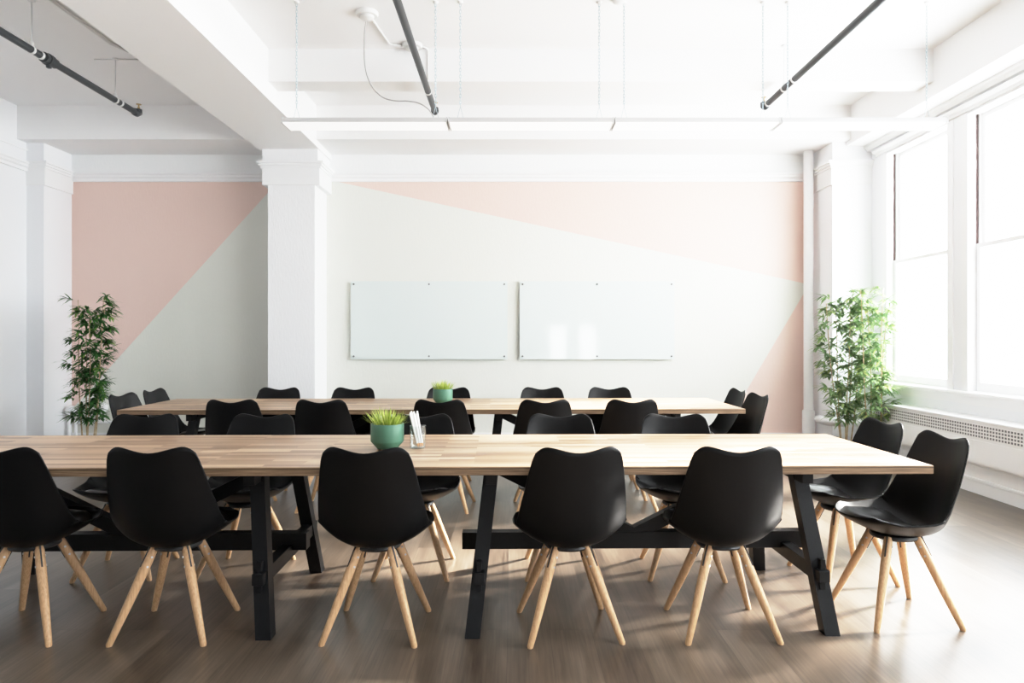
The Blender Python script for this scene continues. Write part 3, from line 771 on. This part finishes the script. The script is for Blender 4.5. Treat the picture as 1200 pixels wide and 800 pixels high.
# ------------------------------------------------------------------ bamboo plants
def bamboo(label, loc, seed, canes, top, spread, n_tw, group, dens=1.0, leafm=M_LEAF):
    t = thing('bamboo_plant', label, 'plant', loc, 0, group); rnd = random.Random(seed)
    bm = bmesh.new(); add_lathe(bm, [(0, 0), (.085, 0), (.09, .004), (.108, .17), (.112, .172), (.112, .185), (.105, .185), (.10, .165), (0, .165)], seg=32); obj('pot', bm, M_PLASTICPOT, t, 'auto')
    bm = bmesh.new(); add_lathe(bm, [(.099, .160), (.099, .168), (0, .172)], seg=24); obj('soil', bm, M_SOIL, t, True)
    leaf = bmesh.new(); lay = shade_layer(leaf)
    for (bx, by, tx, ty, hh) in canes:
        pts = []; n = 12; r = []
        for i in range(n + 1):
            f = i / n; z = .15 + (hh - .15) * f
            pts.append((bx + (tx - bx) * f + .012 * math.sin(5 * f + seed + bx * 40), by + (ty - by) * f, z)); r.append(.0075 * (1 - .6 * f))
        bm = bmesh.new(); add_tube(bm, pts, r, 8)
        for i in range(1, n): add_lathe(bm, [(r[i] * .9, -.004), (r[i] * 1.28, 0), (r[i] * .9, .004)], pts[i], 8)
        obj('cane', bm, M_CANE, t, True)
        for q in range(n_tw):
            f = .16 + .84 * (q + rnd.random() * .8) / n_tw
            i = min(n - 1, int(f * n)); g = f * n - i; P = Vector(pts[i]).lerp(Vector(pts[i + 1]), g)
            a = rnd.uniform(0, 2 * PI); ln = spread * rnd.uniform(.35, 1.0) * (1 - .35 * abs(f - .55))
            d = Vector((math.cos(a), math.sin(a), rnd.uniform(.25, .9))).normalized(); q1 = P + d * ln
            add_blade(leaf, lay, P, d, ln, .003, .1, .5, 2, 0)
            base = rnd.random()
            for m in range(int(rnd.randint(16, 23) * dens)):
                s = P.lerp(q1, rnd.uniform(.45, 1.0)); aa = a + rnd.uniform(-1.5, 1.5)
                ld = Vector((math.cos(aa), math.sin(aa), rnd.uniform(-.25, .75)))
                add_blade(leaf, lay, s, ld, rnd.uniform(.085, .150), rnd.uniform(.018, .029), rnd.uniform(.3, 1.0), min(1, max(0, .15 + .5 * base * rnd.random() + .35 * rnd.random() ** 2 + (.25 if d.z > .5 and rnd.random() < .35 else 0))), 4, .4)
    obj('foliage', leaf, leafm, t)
    return t
gb = 'artificial bamboo plants'
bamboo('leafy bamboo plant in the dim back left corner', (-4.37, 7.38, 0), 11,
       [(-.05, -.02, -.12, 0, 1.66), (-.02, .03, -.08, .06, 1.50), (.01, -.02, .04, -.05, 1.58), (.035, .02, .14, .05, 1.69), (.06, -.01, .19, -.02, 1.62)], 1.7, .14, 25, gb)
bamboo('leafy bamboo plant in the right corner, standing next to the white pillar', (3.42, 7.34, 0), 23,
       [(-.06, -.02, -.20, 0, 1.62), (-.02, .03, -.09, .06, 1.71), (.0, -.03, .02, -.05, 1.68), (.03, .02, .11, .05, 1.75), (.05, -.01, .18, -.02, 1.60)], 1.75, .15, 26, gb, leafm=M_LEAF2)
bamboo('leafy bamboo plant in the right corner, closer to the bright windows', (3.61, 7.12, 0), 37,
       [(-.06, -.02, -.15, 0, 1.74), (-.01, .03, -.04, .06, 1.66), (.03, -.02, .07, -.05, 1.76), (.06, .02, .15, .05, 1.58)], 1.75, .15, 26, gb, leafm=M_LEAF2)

# ------------------------------------------------------------------ light
w = bpy.data.worlds.new('bright_overcast'); bpy.context.scene.world = w; w.use_nodes = True
bg = w.node_tree.nodes['Background']; bg.inputs[0].default_value = (0.92, 0.97, 1.0, 1); bg.inputs[1].default_value = 7.0
def portal(name, loc, rot, sx, sy):
    l = bpy.data.lights.new(name, 'AREA'); l.shape = 'RECTANGLE'; l.size = sx; l.size_y = sy; l.cycles.is_portal = True
    o = bpy.data.objects.new(name, l); o.location = loc; o.rotation_euler = rot; C.objects.link(o)
PORTALS = True
for a, b in (WIN if PORTALS else []): portal('window_daylight', (XO + .02, (a + b) / 2, (ZS + ZH) / 2), (0, R(90), 0), ZH - ZS, b - a)
for a, b in (RW if PORTALS else []): portal('window_daylight', ((a + b) / 2, YF - .22, 1.03), (R(90), 0, R(180)), b - a, 1.17)
sun = bpy.data.lights.new('sun', 'SUN'); sun.energy = 16.0; sun.angle = R(8); sun.color = (1, .96, .90)
so = bpy.data.objects.new('sun', sun); C.objects.link(so)
dirv = Vector((-.93, -.33, -.56)); so.rotation_euler = dirv.to_track_quat('-Z', 'Y').to_euler(); so.location = (8, 7, 6)

sc = bpy.context.scene
sc.view_settings.view_transform = 'Standard'; sc.view_settings.look = 'None'; sc.view_settings.exposure = 0.0; sc.cycles.film_exposure = 3.25
vs = sc.view_settings; vs.use_curve_mapping = True; cm = vs.curve_mapping
W_ = 4.0; cm.white_level = (W_, W_, W_); cm.use_clip = True; cm.extend = 'HORIZONTAL'
cu = cm.curves[3]
def tone(x): return x if x < .55 else .55 + .45 * (1 - math.exp(-(x - .55) / .45))
KN = (0, .18, .35, .50, .60, .75, .95, 1.25, 1.7, 2.4, W_)
cu.points[0].location = (0, 0); cu.points[1].location = (1, 1)
for k in KN[1:-1]: cu.points.new(k / W_, tone(k))
cm.update()
sc.cycles.max_bounces = 12; sc.cycles.diffuse_bounces = 8; sc.cycles.transparent_max_bounces = 24
# ------------------------------------------------------------------ camera
cam = bpy.data.cameras.new('camera'); cam.sensor_width = 36; cam.lens = 838 / 1200 * 36; cam.shift_y = -4 / 1200; cam.clip_start = .05
co = bpy.data.objects.new('camera', cam); co.location = (0, 0, 1.265); co.rotation_euler = (R(90), 0, 0); C.objects.link(co)
sc.camera = co
